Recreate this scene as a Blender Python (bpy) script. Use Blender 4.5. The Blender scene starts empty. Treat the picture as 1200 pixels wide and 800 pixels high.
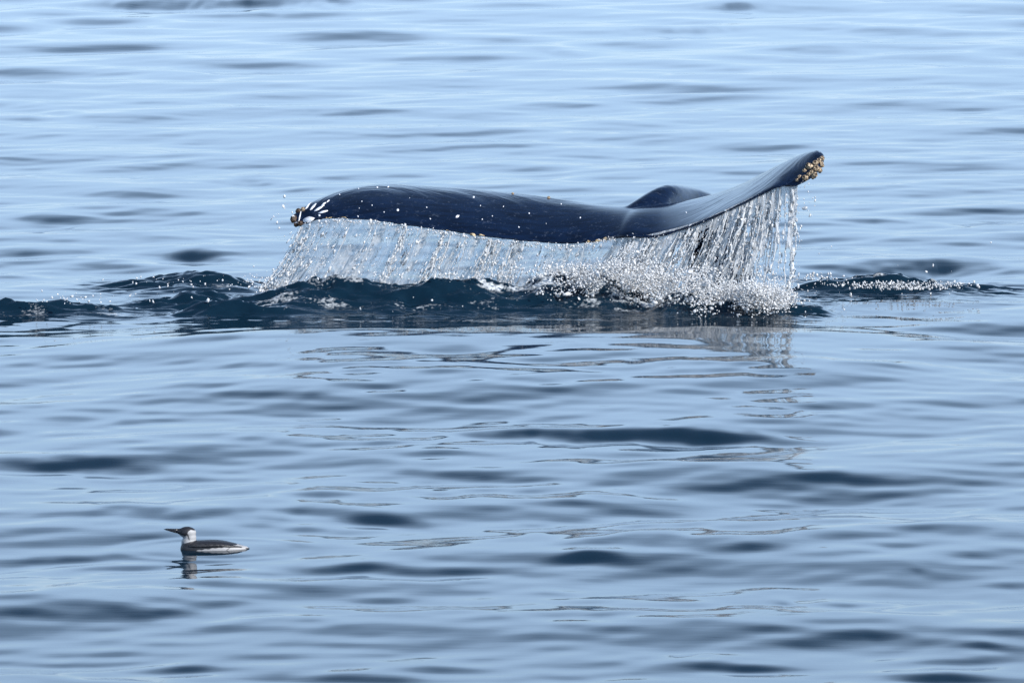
import bpy, bmesh, math, random
import numpy as np
from mathutils import Vector, Matrix
from mathutils.bvhtree import BVHTree

random.seed(7)
RNG = np.random.default_rng(11)
S = bpy.context.scene
C = S.collection

# ------------------------------------------------------------------ camera, sky, sun, exposure
F_PX, H_CAM, HORIZON = 6000.0, 5.0, -450.0        # a long lens on a boat deck, horizon above the frame
PITCH = math.atan((400 - HORIZON) / F_PX)
cam_data = bpy.data.cameras.new('camera')
cam_data.sensor_width = 36.0
cam_data.lens = 36.0 * F_PX / 1200.0
cam_data.clip_start = 0.5
cam_data.clip_end = 20000.0
cam_data.dof.use_dof = True
cam_data.dof.focus_distance = 37.6
cam_data.dof.aperture_fstop = 22.0
cam = bpy.data.objects.new('camera', cam_data)
cam.location = (0, 0, H_CAM)
cam.rotation_euler = (math.pi / 2 - PITCH, 0, 0)
C.objects.link(cam)
S.camera = cam

SUN_ELEV, SUN_AZ = math.radians(33), math.radians(128)   # from the right, a little behind the camera
VEIL_LOW, VEIL_HIGH = 0.88, 0.0
VEIL_HORIZON, VEIL_MID = (4.5, 6.5, 9.0), (6.9, 9.9, 14.2)
world = bpy.data.worlds.new('World')
S.world = world
world.use_nodes = True
wn = world.node_tree
wn.nodes.clear()
w_out = wn.nodes.new('ShaderNodeOutputWorld')
w_bg = wn.nodes.new('ShaderNodeBackground')
w_sky = wn.nodes.new('ShaderNodeTexSky')
w_sky.sky_type = 'NISHITA'
w_sky.sun_disc = False
w_sky.sun_elevation = SUN_ELEV
w_sky.sun_rotation = SUN_AZ
w_sky.air_density = 1.0
w_sky.dust_density = 0.2
w_sky.ozone_density = 2.0
w_bg.inputs['Strength'].default_value = 0.13
# a thin even veil of high haze over the clear sky, faintly wispy
w_tc = wn.nodes.new('ShaderNodeTexCoord')
w_mp = wn.nodes.new('ShaderNodeMapping')
w_mp.inputs['Scale'].default_value = (1.0, 1.0, 5.0)
w_nz = wn.nodes.new('ShaderNodeTexNoise')
w_nz.inputs['Scale'].default_value = 2.2
w_nz.inputs['Detail'].default_value = 3.0
w_mr = wn.nodes.new('ShaderNodeMapRange')
w_mr.inputs['From Min'].default_value = 0.3
w_mr.inputs['From Max'].default_value = 0.7
w_mr.inputs['To Min'].default_value = 0.85
w_mr.inputs['To Max'].default_value = 1.15
w_sp = wn.nodes.new('ShaderNodeSeparateXYZ')                 # the veil thins towards the zenith
w_el = wn.nodes.new('ShaderNodeMapRange')
w_el.interpolation_type = 'SMOOTHSTEP'
w_el.inputs['From Min'].default_value = 0.20
w_el.inputs['From Max'].default_value = 0.56
w_el.inputs['To Min'].default_value = VEIL_LOW
w_el.inputs['To Max'].default_value = VEIL_HIGH
w_mu = wn.nodes.new('ShaderNodeMath')
w_mu.operation = 'MULTIPLY'
wn.links.new(w_tc.outputs['Generated'], w_sp.inputs[0])
wn.links.new(w_sp.outputs['Z'], w_el.inputs['Value'])
wn.links.new(w_el.outputs['Result'], w_mu.inputs[0])
wn.links.new(w_mr.outputs['Result'], w_mu.inputs[1])
w_mx = wn.nodes.new('ShaderNodeMix')
w_mx.data_type = 'RGBA'
w_vc = wn.nodes.new('ShaderNodeMix')
w_vc.data_type = 'RGBA'
w_vc.inputs['A'].default_value = (*VEIL_HORIZON, 1)
w_vc.inputs['B'].default_value = (*VEIL_MID, 1)
w_vm = wn.nodes.new('ShaderNodeMapRange')
w_vm.interpolation_type = 'SMOOTHSTEP'
w_vm.inputs['From Min'].default_value = 0.0
w_vm.inputs['From Max'].default_value = 0.32
wn.links.new(w_tc.outputs['Generated'], w_mp.inputs['Vector'])
wn.links.new(w_mp.outputs['Vector'], w_nz.inputs['Vector'])
wn.links.new(w_nz.outputs['Fac'], w_mr.inputs['Value'])
wn.links.new(w_mu.outputs[0], w_mx.inputs['Factor'])
wn.links.new(w_sky.outputs['Color'], w_mx.inputs['A'])
wn.links.new(w_sp.outputs['Z'], w_vm.inputs['Value'])
wn.links.new(w_vm.outputs['Result'], w_vc.inputs['Factor'])
wn.links.new(w_vc.outputs['Result'], w_mx.inputs['B'])
wn.links.new(w_mx.outputs['Result'], w_bg.inputs['Color'])
wn.links.new(w_bg.outputs['Background'], w_out.inputs['Surface'])

sun_data = bpy.data.lights.new('sun', 'SUN')
sun_data.energy = 5.0
sun_data.angle = math.radians(0.5)
sun_data.color = (1.0, 0.965, 0.92)
sun = bpy.data.objects.new('sun', sun_data)
sd = Vector((math.sin(SUN_AZ) * math.cos(SUN_ELEV), math.cos(SUN_AZ) * math.cos(SUN_ELEV), math.sin(SUN_ELEV)))
sun.rotation_euler = sd.to_track_quat('Z', 'Y').to_euler()
sun.location = (20, 0, 30)
C.objects.link(sun)

S.view_settings.view_transform = 'Standard'
S.view_settings.look = 'None'
S.view_settings.gamma = 1.0
S.view_settings.exposure = 0.36
S.render.engine = 'CYCLES'
S.cycles.max_bounces = 16
S.cycles.diffuse_bounces = 12
S.cycles.glossy_bounces = 6
S.cycles.transparent_max_bounces = 40
S.cycles.caustics_reflective = False
S.cycles.caustics_refractive = False

# ------------------------------------------------------------------ measuring helpers
cp, sp_ = math.cos(PITCH), math.sin(PITCH)


def at(px, py, Y):
    """point at distance Y (metres ahead of the boat) seen at the given place of the photograph"""
    u, v = (px - 600) / F_PX, (400 - py) / F_PX
    d = Vector((u, cp + v * sp_, -sp_ + v * cp))
    k = Y / d.y
    return Vector((d.x * k, Y, H_CAM + d.z * k))


def on_water(px, py):
    u, v = (px - 600) / F_PX, (400 - py) / F_PX
    dz = -sp_ + v * cp
    k = -H_CAM / dz
    return u * k, (cp + v * sp_) * k


def ray(px, py):
    u, v = (px - 600) / F_PX, (400 - py) / F_PX
    return Vector((u, cp + v * sp_, -sp_ + v * cp)).normalized()


# ------------------------------------------------------------------ numpy noise
_G = RNG.random((256, 256)).astype(np.float32)


def vnoise(x, y):
    xi, yi = np.floor(x).astype(int), np.floor(y).astype(int)
    fx, fy = x - xi, y - yi
    fx = fx * fx * fx * (fx * (fx * 6 - 15) + 10)
    fy = fy * fy * fy * (fy * (fy * 6 - 15) + 10)
    a, b = _G[xi & 255, yi & 255], _G[(xi + 1) & 255, yi & 255]
    c, d = _G[xi & 255, (yi + 1) & 255], _G[(xi + 1) & 255, (yi + 1) & 255]
    return (a * (1 - fx) + b * fx) * (1 - fy) + (c * (1 - fx) + d * fx) * fy


def fbm(x, y, octs=4, gain=0.5):
    s, a, n = 0.0, 1.0, 0.0
    for o in range(octs):
        s = s + a * vnoise(x * 2 ** o + 17.3 * o, y * 2 ** o + 5.1 * o)
        n += a
        a *= gain
    return s / n


def sstep(a, b, x):
    t = np.clip((x - a) / (b - a), 0, 1)
    return t * t * (3 - 2 * t)


# ------------------------------------------------------------------ object helpers
def tag(o, label=None, cat=None, group=None, kind=None):
    if label: o['label'] = label
    if cat: o['category'] = cat
    if group: o['group'] = group
    if kind: o['kind'] = kind
    return o


def mesh_obj(name, verts, faces, mat, parent=None, smooth=True):
    me = bpy.data.meshes.new(name)
    me.from_pydata(verts, [], faces)
    me.update()
    if smooth:
        me.polygons.foreach_set('use_smooth', [True] * len(me.polygons))
    me.materials.append(mat)
    o = bpy.data.objects.new(name, me)
    C.objects.link(o)
    if parent: o.parent = parent
    return o


def np_mesh(name, V, Fq, mat, attrs=None):
    """fast mesh from an (n,3) vertex array and an (m,k) face array"""
    me = bpy.data.meshes.new(name)
    V = np.ascontiguousarray(V, dtype=np.float32)
    Fq = np.ascontiguousarray(Fq, dtype=np.int32)
    k = Fq.shape[1]
    me.vertices.add(len(V))
    me.vertices.foreach_set('co', V.ravel())
    me.loops.add(Fq.size)
    me.loops.foreach_set('vertex_index', Fq.ravel())
    me.polygons.add(len(Fq))
    me.polygons.foreach_set('loop_start', np.arange(0, Fq.size, k, dtype=np.int32))
    me.polygons.foreach_set('use_smooth', np.ones(len(Fq), dtype=bool))
    me.update(calc_edges=True)
    for an, av in (attrs or {}).items():
        at_ = me.attributes.new(an, 'FLOAT', 'POINT')
        at_.data.foreach_set('value', np.ascontiguousarray(av, dtype=np.float32).ravel())
    me.materials.append(mat)
    o = bpy.data.objects.new(name, me)
    C.objects.link(o)
    return o


def new_mat(name):
    m = bpy.data.materials.new(name)
    m.use_nodes = True
    nt = m.node_tree
    b = nt.nodes['Principled BSDF']
    return m, nt, b


def N(nt, typ, **kw):
    n = nt.nodes.new(typ)
    for k, v in kw.items():
        setattr(n, k, v)
    return n


# ------------------------------------------------------------------ materials
def mat_sea():
    m, nt, b = new_mat('sea_water')
    L = nt.links.new
    b.inputs['Base Color'].default_value = (0.0025, 0.013, 0.025, 1)
    b.inputs['Roughness'].default_value = 0.04
    b.inputs['IOR'].default_value = 1.333
    geo = N(nt, 'ShaderNodeNewGeometry')
    mp = N(nt, 'ShaderNodeMapping')
    mp.inputs['Scale'].default_value = (2.2, 11.0, 8.0)
    n1 = N(nt, 'ShaderNodeTexNoise')
    n1.inputs['Scale'].default_value = 1.0
    n1.inputs['Detail'].default_value = 4.0
    chop = N(nt, 'ShaderNodeAttribute', attribute_name='chop')
    foam = N(nt, 'ShaderNodeAttribute', attribute_name='foam')
    sc = N(nt, 'ShaderNodeMath', operation='MULTIPLY_ADD')
    sc.inputs[1].default_value = 0.75
    sc.inputs[2].default_value = 0.032
    bp = N(nt, 'ShaderNodeBump')
    bp.inputs['Distance'].default_value = 0.03
    L(geo.outputs['Position'], mp.inputs['Vector'])
    L(mp.outputs['Vector'], n1.inputs['Vector'])
    L(n1.outputs['Fac'], bp.inputs['Height'])
    L(chop.outputs['Fac'], sc.inputs[0])
    L(sc.outputs[0], bp.inputs['Strength'])
    L(bp.outputs['Normal'], b.inputs['Normal'])
    # foam: white froth broken up by fine noise
    n2 = N(nt, 'ShaderNodeTexNoise')
    n2.inputs['Scale'].default_value = 38.0
    n2.inputs['Detail'].default_value = 4.0
    L(geo.outputs['Position'], n2.inputs['Vector'])
    ad = N(nt, 'ShaderNodeMath', operation='ADD')
    L(n2.outputs['Fac'], ad.inputs[0])
    L(foam.outputs['Fac'], ad.inputs[1])
    mr = N(nt, 'ShaderNodeMapRange')
    mr.inputs['From Min'].default_value = 0.85
    mr.inputs['From Max'].default_value = 1.30
    L(ad.outputs[0], mr.inputs['Value'])
    fb = N(nt, 'ShaderNodeBsdfPrincipled')
    fb.inputs['Base Color'].default_value = (0.52, 0.55, 0.57, 1)
    fb.inputs['Roughness'].default_value = 0.6
    bp2 = N(nt, 'ShaderNodeBump')
    bp2.inputs['Strength'].default_value = 0.6
    bp2.inputs['Distance'].default_value = 0.02
    L(n2.outputs['Fac'], bp2.inputs['Height'])
    L(bp2.outputs['Normal'], fb.inputs['Normal'])
    mx = N(nt, 'ShaderNodeMixShader')
    L(mr.outputs['Result'], mx.inputs['Fac'])
    L(b.outputs['BSDF'], mx.inputs[1])
    L(fb.outputs['BSDF'], mx.inputs[2])
    L(mx.outputs['Shader'], nt.nodes['Material Output'].inputs['Surface'])
    return m


def mat_skin():
    m, nt, b = new_mat('whale_skin')
    L = nt.links.new
    tc = N(nt, 'ShaderNodeTexCoord')
    mp = N(nt, 'ShaderNodeMapping')
    mp.inputs['Scale'].default_value = (2.2, 9.0, 9.0)
    n1 = N(nt, 'ShaderNodeTexNoise')
    n1.inputs['Scale'].default_value = 2.0
    n1.inputs['Detail'].default_value = 6.0
    n1.inputs['Roughness'].default_value = 0.6
    L(tc.outputs['Object'], mp.inputs['Vector'])
    L(mp.outputs['Vector'], n1.inputs['Vector'])
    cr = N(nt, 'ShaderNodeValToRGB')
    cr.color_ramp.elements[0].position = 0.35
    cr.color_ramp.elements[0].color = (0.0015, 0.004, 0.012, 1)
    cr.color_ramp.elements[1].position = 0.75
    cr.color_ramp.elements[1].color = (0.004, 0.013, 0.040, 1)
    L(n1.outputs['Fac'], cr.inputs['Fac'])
    # small pale flecks and healed scratches in the skin
    n3 = N(nt, 'ShaderNodeTexNoise')
    n3.inputs['Scale'].default_value = 26.0
    n3.inputs['Detail'].default_value = 5.0
    n3.inputs['Roughness'].default_value = 0.7
    L(tc.outputs['Object'], n3.inputs['Vector'])
    fm = N(nt, 'ShaderNodeMapRange')
    fm.inputs['From Min'].default_value = 0.58
    fm.inputs['From Max'].default_value = 0.78
    fm.inputs['To Max'].default_value = 0.8
    L(n3.outputs['Fac'], fm.inputs['Value'])
    mf = N(nt, 'ShaderNodeMix', data_type='RGBA')
    mf.inputs['B'].default_value = (0.07, 0.09, 0.13, 1)
    L(fm.outputs['Result'], mf.inputs['Factor'])
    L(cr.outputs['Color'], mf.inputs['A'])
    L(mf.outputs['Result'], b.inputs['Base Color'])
    rr = N(nt, 'ShaderNodeMapRange')
    rr.inputs['To Min'].default_value = 0.06
    rr.inputs['To Max'].default_value = 0.24
    L(n1.outputs['Fac'], rr.inputs['Value'])
    L(rr.outputs['Result'], b.inputs['Roughness'])
    b.inputs['IOR'].default_value = 1.37
    mp2 = N(nt, 'ShaderNodeMapping')
    mp2.inputs['Scale'].default_value = (1.8, 20.0, 1.0)
    gw = N(nt, 'ShaderNodeAttribute', attribute_name='grain_depth')
    gm = N(nt, 'ShaderNodeMath', operation='MULTIPLY')
    gm.inputs[1].default_value = 1.0
    L(gw.outputs['Fac'], gm.inputs[0])
    at_ = N(nt, 'ShaderNodeAttribute', attribute_name='grain')
    n2 = N(nt, 'ShaderNodeTexNoise')
    n2.inputs['Scale'].default_value = 1.6
    n2.inputs['Detail'].default_value = 4.0
    L(at_.outputs['Vector'], mp2.inputs['Vector'])
    L(mp2.outputs['Vector'], n2.inputs['Vector'])
    bp = N(nt, 'ShaderNodeBump')
    bp.inputs['Distance'].default_value = 0.010
    L(gm.outputs[0], bp.inputs['Strength'])
    L(n2.outputs['Fac'], bp.inputs['Height'])
    L(bp.outputs['Normal'], b.inputs['Normal'])
    return m


def mat_noise(name, c0, c1, scale=40.0, rough=0.6, bump=0.3, lo=0.35, hi=0.7):
    m, nt, b = new_mat(name)
    L = nt.links.new
    tc = N(nt, 'ShaderNodeTexCoord')
    n1 = N(nt, 'ShaderNodeTexNoise')
    n1.inputs['Scale'].default_value = scale
    n1.inputs['Detail'].default_value = 4.0
    L(tc.outputs['Object'], n1.inputs['Vector'])
    cr = N(nt, 'ShaderNodeValToRGB')
    cr.color_ramp.elements[0].position = lo
    cr.color_ramp.elements[0].color = (*c0, 1)
    cr.color_ramp.elements[1].position = hi
    cr.color_ramp.elements[1].color = (*c1, 1)
    L(n1.outputs['Fac'], cr.inputs['Fac'])
    L(cr.outputs['Color'], b.inputs['Base Color'])
    b.inputs['Roughness'].default_value = rough
    bp = N(nt, 'ShaderNodeBump')
    bp.inputs['Strength'].default_value = bump
    bp.inputs['Distance'].default_value = 0.004
    L(n1.outputs['Fac'], bp.inputs['Height'])
    L(bp.outputs['Normal'], b.inputs['Normal'])
    return m


def mat_fall(name, milky):
    """falling water: clear glossy film, milky where air is mixed in (attribute aer)"""
    m, nt, b = new_mat(name)
    nt.nodes.remove(b)
    L = nt.links.new
    tp = N(nt, 'ShaderNodeBsdfTransparent')
    tp.inputs['Color'].default_value = (0.95, 0.97, 0.98, 1)
    gl = N(nt, 'ShaderNodeBsdfGlossy')
    gl.inputs['Roughness'].default_value = 0.08
    fr = N(nt, 'ShaderNodeFresnel')
    fr.inputs['IOR'].default_value = 1.333
    film = N(nt, 'ShaderNodeMixShader')
    L(fr.outputs[0], film.inputs['Fac'])
    L(tp.outputs[0], film.inputs[1])
    L(gl.outputs[0], film.inputs[2])
    df = N(nt, 'ShaderNodeBsdfDiffuse')
    df.inputs['Color'].default_value = (0.965, 0.975, 0.985, 1)
    tr = N(nt, 'ShaderNodeBsdfTranslucent')
    tr.inputs['Color'].default_value = (0.965, 0.975, 0.985, 1)
    mx0 = N(nt, 'ShaderNodeMixShader')
    mx0.inputs['Fac'].default_value = 0.45
    L(df.outputs[0], mx0.inputs[1])
    L(tr.outputs[0], mx0.inputs[2])
    wet = N(nt, 'ShaderNodeMixShader')
    L(fr.outputs[0], wet.inputs['Fac'])
    L(mx0.outputs[0], wet.inputs[1])
    L(gl.outputs[0], wet.inputs[2])
    aer = N(nt, 'ShaderNodeAttribute', attribute_name='aer')
    mul = N(nt, 'ShaderNodeMath', operation='MULTIPLY')
    mul.use_clamp = True
    mul.inputs[1].default_value = milky
    L(aer.outputs['Fac'], mul.inputs[0])
    mx = N(nt, 'ShaderNodeMixShader')
    L(mul.outputs[0], mx.inputs['Fac'])
    L(film.outputs[0], mx.inputs[1])
    L(wet.outputs[0], mx.inputs[2])
    L(mx.outputs[0], nt.nodes['Material Output'].inputs['Surface'])
    return m


def mat_attr(name, rough=0.5):
    """feather colour stored per vertex as a plumage pattern with throat shade painted in (0 black, 1 white)"""
    m, nt, b = new_mat(name)
    L = nt.links.new
    a = N(nt, 'ShaderNodeAttribute', attribute_name='plumage')
    tc = N(nt, 'ShaderNodeTexCoord')
    n1 = N(nt, 'ShaderNodeTexNoise')
    n1.inputs['Scale'].default_value = 55.0
    n1.inputs['Detail'].default_value = 3.0
    L(tc.outputs['Object'], n1.inputs['Vector'])
    ad = N(nt, 'ShaderNodeMath', operation='MULTIPLY_ADD')
    ad.inputs[1].default_value = 0.5
    L(n1.outputs['Fac'], ad.inputs[0])
    L(a.outputs['Fac'], ad.inputs[2])
    cr = N(nt, 'ShaderNodeValToRGB')
    cr.color_ramp.elements[0].position = 0.55
    cr.color_ramp.elements[0].color = (0.010, 0.010, 0.013, 1)
    cr.color_ramp.elements[1].position = 0.90
    cr.color_ramp.elements[1].color = (0.31, 0.31, 0.315, 1)
    L(ad.outputs[0], cr.inputs['Fac'])
    L(cr.outputs['Color'], b.inputs['Base Color'])
    b.inputs['Roughness'].default_value = rough
    return m


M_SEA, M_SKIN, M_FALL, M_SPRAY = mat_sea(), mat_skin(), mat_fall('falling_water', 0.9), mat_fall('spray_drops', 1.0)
M_BARN = mat_noise('barnacle_shell', (0.05, 0.035, 0.025), (0.52, 0.40, 0.26), 3.0, 0.7, 0.6, 0.42, 0.62)
M_BARN_SHADED = mat_noise('barnacle_shell_shaded', (0.012, 0.010, 0.010), (0.16, 0.09, 0.04), 22, 0.6, 0.6, 0.4, 0.75)  # dark shell copy: shade painted in, for left-tip barnacles and crater mouths
M_SCAR = mat_noise('pale_scar_skin', (0.50, 0.52, 0.56), (0.82, 0.83, 0.85), 25, 0.5, 0.2)
M_RUST = mat_noise('yellowish_scar_skin', (0.30, 0.20, 0.09), (0.72, 0.58, 0.36), 60, 0.6, 0.3)
M_PLUM = mat_attr('plumage', 0.55)
M_BEAK = mat_noise('beak_horn', (0.008, 0.008, 0.010), (0.02, 0.02, 0.024), 60, 0.35, 0.1)
M_EYE = mat_noise('eye_black', (0.004, 0.004, 0.004), (0.008, 0.007, 0.006), 60, 0.08, 0.0)
M_WING = mat_noise('wing_feathers', (0.008, 0.008, 0.010), (0.026, 0.025, 0.027), 70, 0.5, 0.9, 0.42, 0.72)

# ------------------------------------------------------------------ the sea: one sheet of real waves out to the horizon
def grow(a, step, end, ratio=1.25):
    out = []
    while a < end:
        step *= ratio
        a += step
        out.append(a)
    return out


xs = np.concatenate([np.arange(-8, -2.7, 0.045), np.arange(-2.7, 3.3, 0.018), np.arange(3.3, 8.0, 0.045)])
right = grow(xs[-1], 0.045, 9000)
left = [-v for v in grow(-xs[0], 0.045, 9000)][::-1]
xs = np.concatenate([left, xs, right])
ys = [20.0]
while ys[-1] < 76:
    y = ys[-1]
    st = y * y / 30000.0 * 0.85
    if 35.3 < y < 39.4: st = 0.018
    ys.append(y + st)
near = [20 - v for v in np.cumsum(np.minimum(0.015 * 1.15 ** np.arange(1, 90), 1.2))]
near = [v for v in near if v > -60][::-1]
ys = np.concatenate([[-9000, -3000, -1000, -400, -150, -90], near, ys, grow(ys[-1], 0.12, 9000)])
sx, sy = np.gradient(xs), np.gradient(ys)

NW = 260
lam = np.exp(RNG.uniform(math.log(0.20), math.log(3.4), NW))
ang = RNG.normal(0, 0.46, NW) + math.radians(90 + 8)
phs = RNG.uniform(0, 2 * math.pi, NW)
kk = 2 * math.pi / lam
RMS_SLOPE = 0.055
sl = np.where(lam < 0.6, 0.85, 1.0) * np.where(lam > 2.5, 0.8, 1.0) * RNG.uniform(0.6, 1.4, NW)
sl *= RMS_SLOPE * math.sqrt(2) / math.sqrt((sl ** 2).sum())
amp = sl / kk
kx, ky = kk * np.cos(ang), kk * np.sin(ang)
fadeY = sstep(0.5, 0.22, sy[:, None] / lam[None, :])
fadeX = sstep(0.5, 0.22, sx[:, None] / lam[None, :])
fadeY = fadeY * np.where(lam[None, :] < 1.0, np.interp(ys, [38, 60], [1.0, 0.4])[:, None], 1.0)
Ey = np.exp(1j * (ys[:, None] * ky + phs)) * fadeY * amp
Ex = np.exp(1j * (xs[:, None] * kx)) * fadeX
Hs = np.real(Ey @ Ex.T) * np.interp(ys, [24, 32, 50, 70], [0.98, 1.02, 1.2, 1.4])[:, None]                              # rows y, columns x
X, Y = np.meshgrid(xs, ys)

# swells whose near faces stand out dark: (x px, y px, half length px, steepness)
WAVES = [
 (75,543,85,.26),(640,511,150,.24),(830,513,75,.28),(130,602,110,.12),(290,603,150,.20),(230,298,58,.20),(1080,317,170,.20),(30,296,40,.10),(130,312,60,.12),
 (240,4,140,.11),(400,5,60,.09),(230,88,80,.15),(70,132,45,.18),(350,82,70,.09),(320,15,40,.09),(230,166,70,.09),(520,165,70,.07),(400,134,120,.06),
 (875,11,80,.12),(790,35,90,.12),(650,62,80,.09),(1140,31,60,.09),(675,172,90,.08),(1100,187,70,.10),(860,82,60,.08),(980,36,80,.08),(1040,116,90,.07),(960,62,80,.07),
 (300,212,60,.12),(60,256,60,.12),(200,290,30,.06),(1050,262,90,.07),(1100,230,80,.06),
 (250,410,60,.10),(85,423,35,.10),(290,440,70,.13),(130,446,60,.10),(500,443,80,.09),(290,518,35,.11),(450,523,50,.16),(440,547,40,.13),(220,535,50,.09),
 (225,556,30,.14),(375,580,30,.13),(490,577,50,.14),(570,558,50,.15),(580,574,40,.15),(545,424,50,.12),(80,495,35,.09),(145,497,18,.09),(370,472,18,.09),(500,509,60,.13),
 (635,574,40,.15),(985,562,45,.11),(700,593,60,.10),(880,595,50,.10),(1040,487,60,.07),(900,440,80,.07),(830,552,60,.06),(1180,592,40,.12),
 (50,654,52,.20),(160,664,50,.15),(270,674,40,.15),(430,669,85,.17),(20,692,50,.15),(240,687,50,.10),(160,720,50,.14),(265,707,30,.12),(525,722,60,.17),(370,730,30,.10),
 (100,772,90,.20),(230,782,70,.20),(390,792,90,.20),(455,765,30,.12),(505,785,50,.14),(30,718,30,.12),(60,740,50,.08),(560,668,60,.12),
 (770,617,90,.16),(750,640,120,.18),(630,632,30,.18),(620,614,40,.14),(1040,640,40,.14),(1135,652,40,.14),(685,656,35,.20),(1075,667,15,.16),(625,671,30,.16),(990,704,45,.22),
 (922,704,15,.18),(700,721,45,.22),(640,692,30,.13),(755,770,30,.18),(820,780,70,.18),(890,780,50,.16),(935,751,50,.13),(825,768,20,.13),(1090,775,60,.15),(1160,758,40,.20),
 (680,790,60,.18),(1100,793,80,.18),(900,742,30,.10),(1020,745,40,.12),(1180,681,30,.16),(450,610,60,.16),
]
for (px, py, hl, s) in WAVES:
    s *= 0.88 if py < 400 else 0.80
    if 6 < py < 210: s *= 0.55
    x0, y0 = on_water(px, py)
    mpx = math.hypot(y0, H_CAM) / F_PX
    dy = y0 * y0 / (H_CAM * F_PX)                    # metres of water per photo pixel row
    w = dy * (3.2 + 0.020 * min(hl, 140)) * (0.75 if py < 210 else 1.0) * RNG.uniform(0.85, 1.2)
    lx = hl * mpx * (0.80 if py < 400 else 1.05)
    if py > 400: s *= 0.92 if hl > 60 else 0.75
    i0, i1 = np.searchsorted(ys, [y0 - 5 * w, y0 + 5 * w])
    j0, j1 = np.searchsorted(xs, [x0 - 3.2 * lx, x0 + 3.2 * lx])
    xx, yy = X[i0:i1, j0:j1], Y[i0:i1, j0:j1]
    bend = RNG.normal(0, 0.25) * w * ((xx - x0) / lx) + RNG.uniform(0.0, 0.5) * w * ((xx - x0) / lx) ** 2 \
        + 1.8 * w * (fbm(xx * 2.8 + px, yy * 0.5, 3) - 0.5)
    t = (yy - y0 + bend) / w
    Hs[i0:i1, j0:j1] += s * w * t * np.exp(-t * t / 2) * np.exp(-np.abs((xx - x0) / lx) ** 1.7) * (0.55 + 0.9 * fbm(xx * 1.6 + py, yy * 0.6 + px, 3))

# the smooth upwelling dome in front of the tail (the whale's 'footprint')
xp0, xp1 = (250 - 600) / F_PX * 35, (965 - 600) / F_PX * 35
side = sstep(xp0 - 1.6, xp0 + 0.9, X) * sstep(xp1 + 1.6, xp1 - 0.9, X)
Hs = Hs * (1 - 0.55 * side * sstep(33.6, 34.8, Y) * sstep(38.5, 37.5, Y)) + 0.105 * side * sstep(30.2, 34.8, Y) * sstep(36.9, 34.9, Y)

# the disturbed water round the tail: crest lines (x px, y px), crest distance, drop in front, drop behind
CHOP = np.zeros_like(Hs)
FOAM = np.zeros_like(Hs)


def ridge(crest, Yc, foot, back, taper, chop=1.0, wob=0.05):
    px = np.array([c[0] for c in crest], float)
    zc = np.array([max(at(c[0], c[1], Yc).z, 0.0) for c in crest])
    xw = (px - 600) / F_PX * math.hypot(Yc, H_CAM)
    j0, j1 = np.searchsorted(xs, [xw[0] - taper, xw[-1] + taper])
    i0, i1 = np.searchsorted(ys, [Yc - foot * 2.4, Yc + back * 2.4])
    xx, yy = X[i0:i1, j0:j1], Y[i0:i1, j0:j1]
    z = np.interp(xx, xw, zc)
    env = sstep(xw[0] - taper, xw[0] + taper, xx) * sstep(xw[-1] + taper, xw[-1] - taper, xx)
    d = yy - Yc + wob * (fbm(xx * 1.7 + Yc * 9, yy * 0.2, 3) - 0.5) * 2
    prof = np.where(d < 0, np.exp(-(d / foot * 1.35) ** 2), np.exp(-(d / back * 1.35) ** 2))
    rough = 1 + 0.9 * (fbm(xx * 2.6 + 3 + Yc, yy * 3.0, 4) - 0.5)
    Hs[i0:i1, j0:j1] = Hs[i0:i1, j0:j1] * (1 - 0.7 * env * prof) + z * env * prof * rough
    CHOP[i0:i1, j0:j1] = np.maximum(CHOP[i0:i1, j0:j1], chop * env * np.sqrt(prof))


ridge([(300,331),(330,326),(400,325),(450,329),(520,330),(600,330),(660,326),(700,330),(740,341),(790,352)], 37.12, 0.42, 0.26, 0.30)
ridge([(110,339),(150,333),(190,325),(250,320),(300,323)], 38.2, 0.40, 0.4, 0.35, 0.6)
ridge([(-60,356),(30,353),(90,352),(150,355)], 36.85, 0.14, 0.2, 0.3, 1.0)
ridge([(150,350),(220,346),(300,344)], 37.1, 0.22, 0.25, 0.3, 1.0)
ridge([(210,358),(330,357)], 36.6, 0.12, 0.15, 0.3, 0.9)
ridge([(945,323),(1000,324),(1060,327),(1130,332),(1180,339)], 38.1, 0.30, 0.25, 0.25, 0.9)
ridge([(770,348),(830,347),(880,354),(920,359),(965,359)], 36.65, 0.24, 0.22, 0.12, 1.0)
ridge([(140,389),(195,390)], 35.7, 0.06, 0.08, 0.12, 0.4)

# weaker broken ripples spreading out round the ridges
spread = 0.30 * sstep(-4.0, -3.0, X) * sstep(2.5, 2.0, X) * np.exp(-((Y - 37.0) / 0.75) ** 2) + 0.30 * sstep(1.6, 2.3, X) * sstep(4.4, 3.4, X) * np.exp(-((Y - 37.9) / 0.5) ** 2)
CHOP = np.maximum(CHOP, spread * sstep(0.30, 0.62, fbm(X * 1.1, Y * 2.6, 3)))

# small broken chop on the disturbed part
xi0, xi1 = np.searchsorted(xs, [-5.0, 5.0])
yi0, yi1 = np.searchsorted(ys, [33.5, 39.6])
xx, yy = X[yi0:yi1, xi0:xi1], Y[yi0:yi1, xi0:xi1]
ch = CHOP[yi0:yi1, xi0:xi1]
n = fbm(xx * 3.2, yy * 7.0 + xx * 1.2, 4, 0.55) - 0.5
rid = 1 - np.abs(fbm(xx * 2.3 + 40, yy * 6.5 + 9 + xx * 0.7, 3) - 0.5) * 2
fine = fbm(xx * 5.5 + 3, yy * 22 + xx * 2.5, 3) - 0.5
Hs[yi0:yi1, xi0:xi1] += ch * (0.105 * n + 0.075 * (rid - 0.8) + 0.070 * fine)


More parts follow.
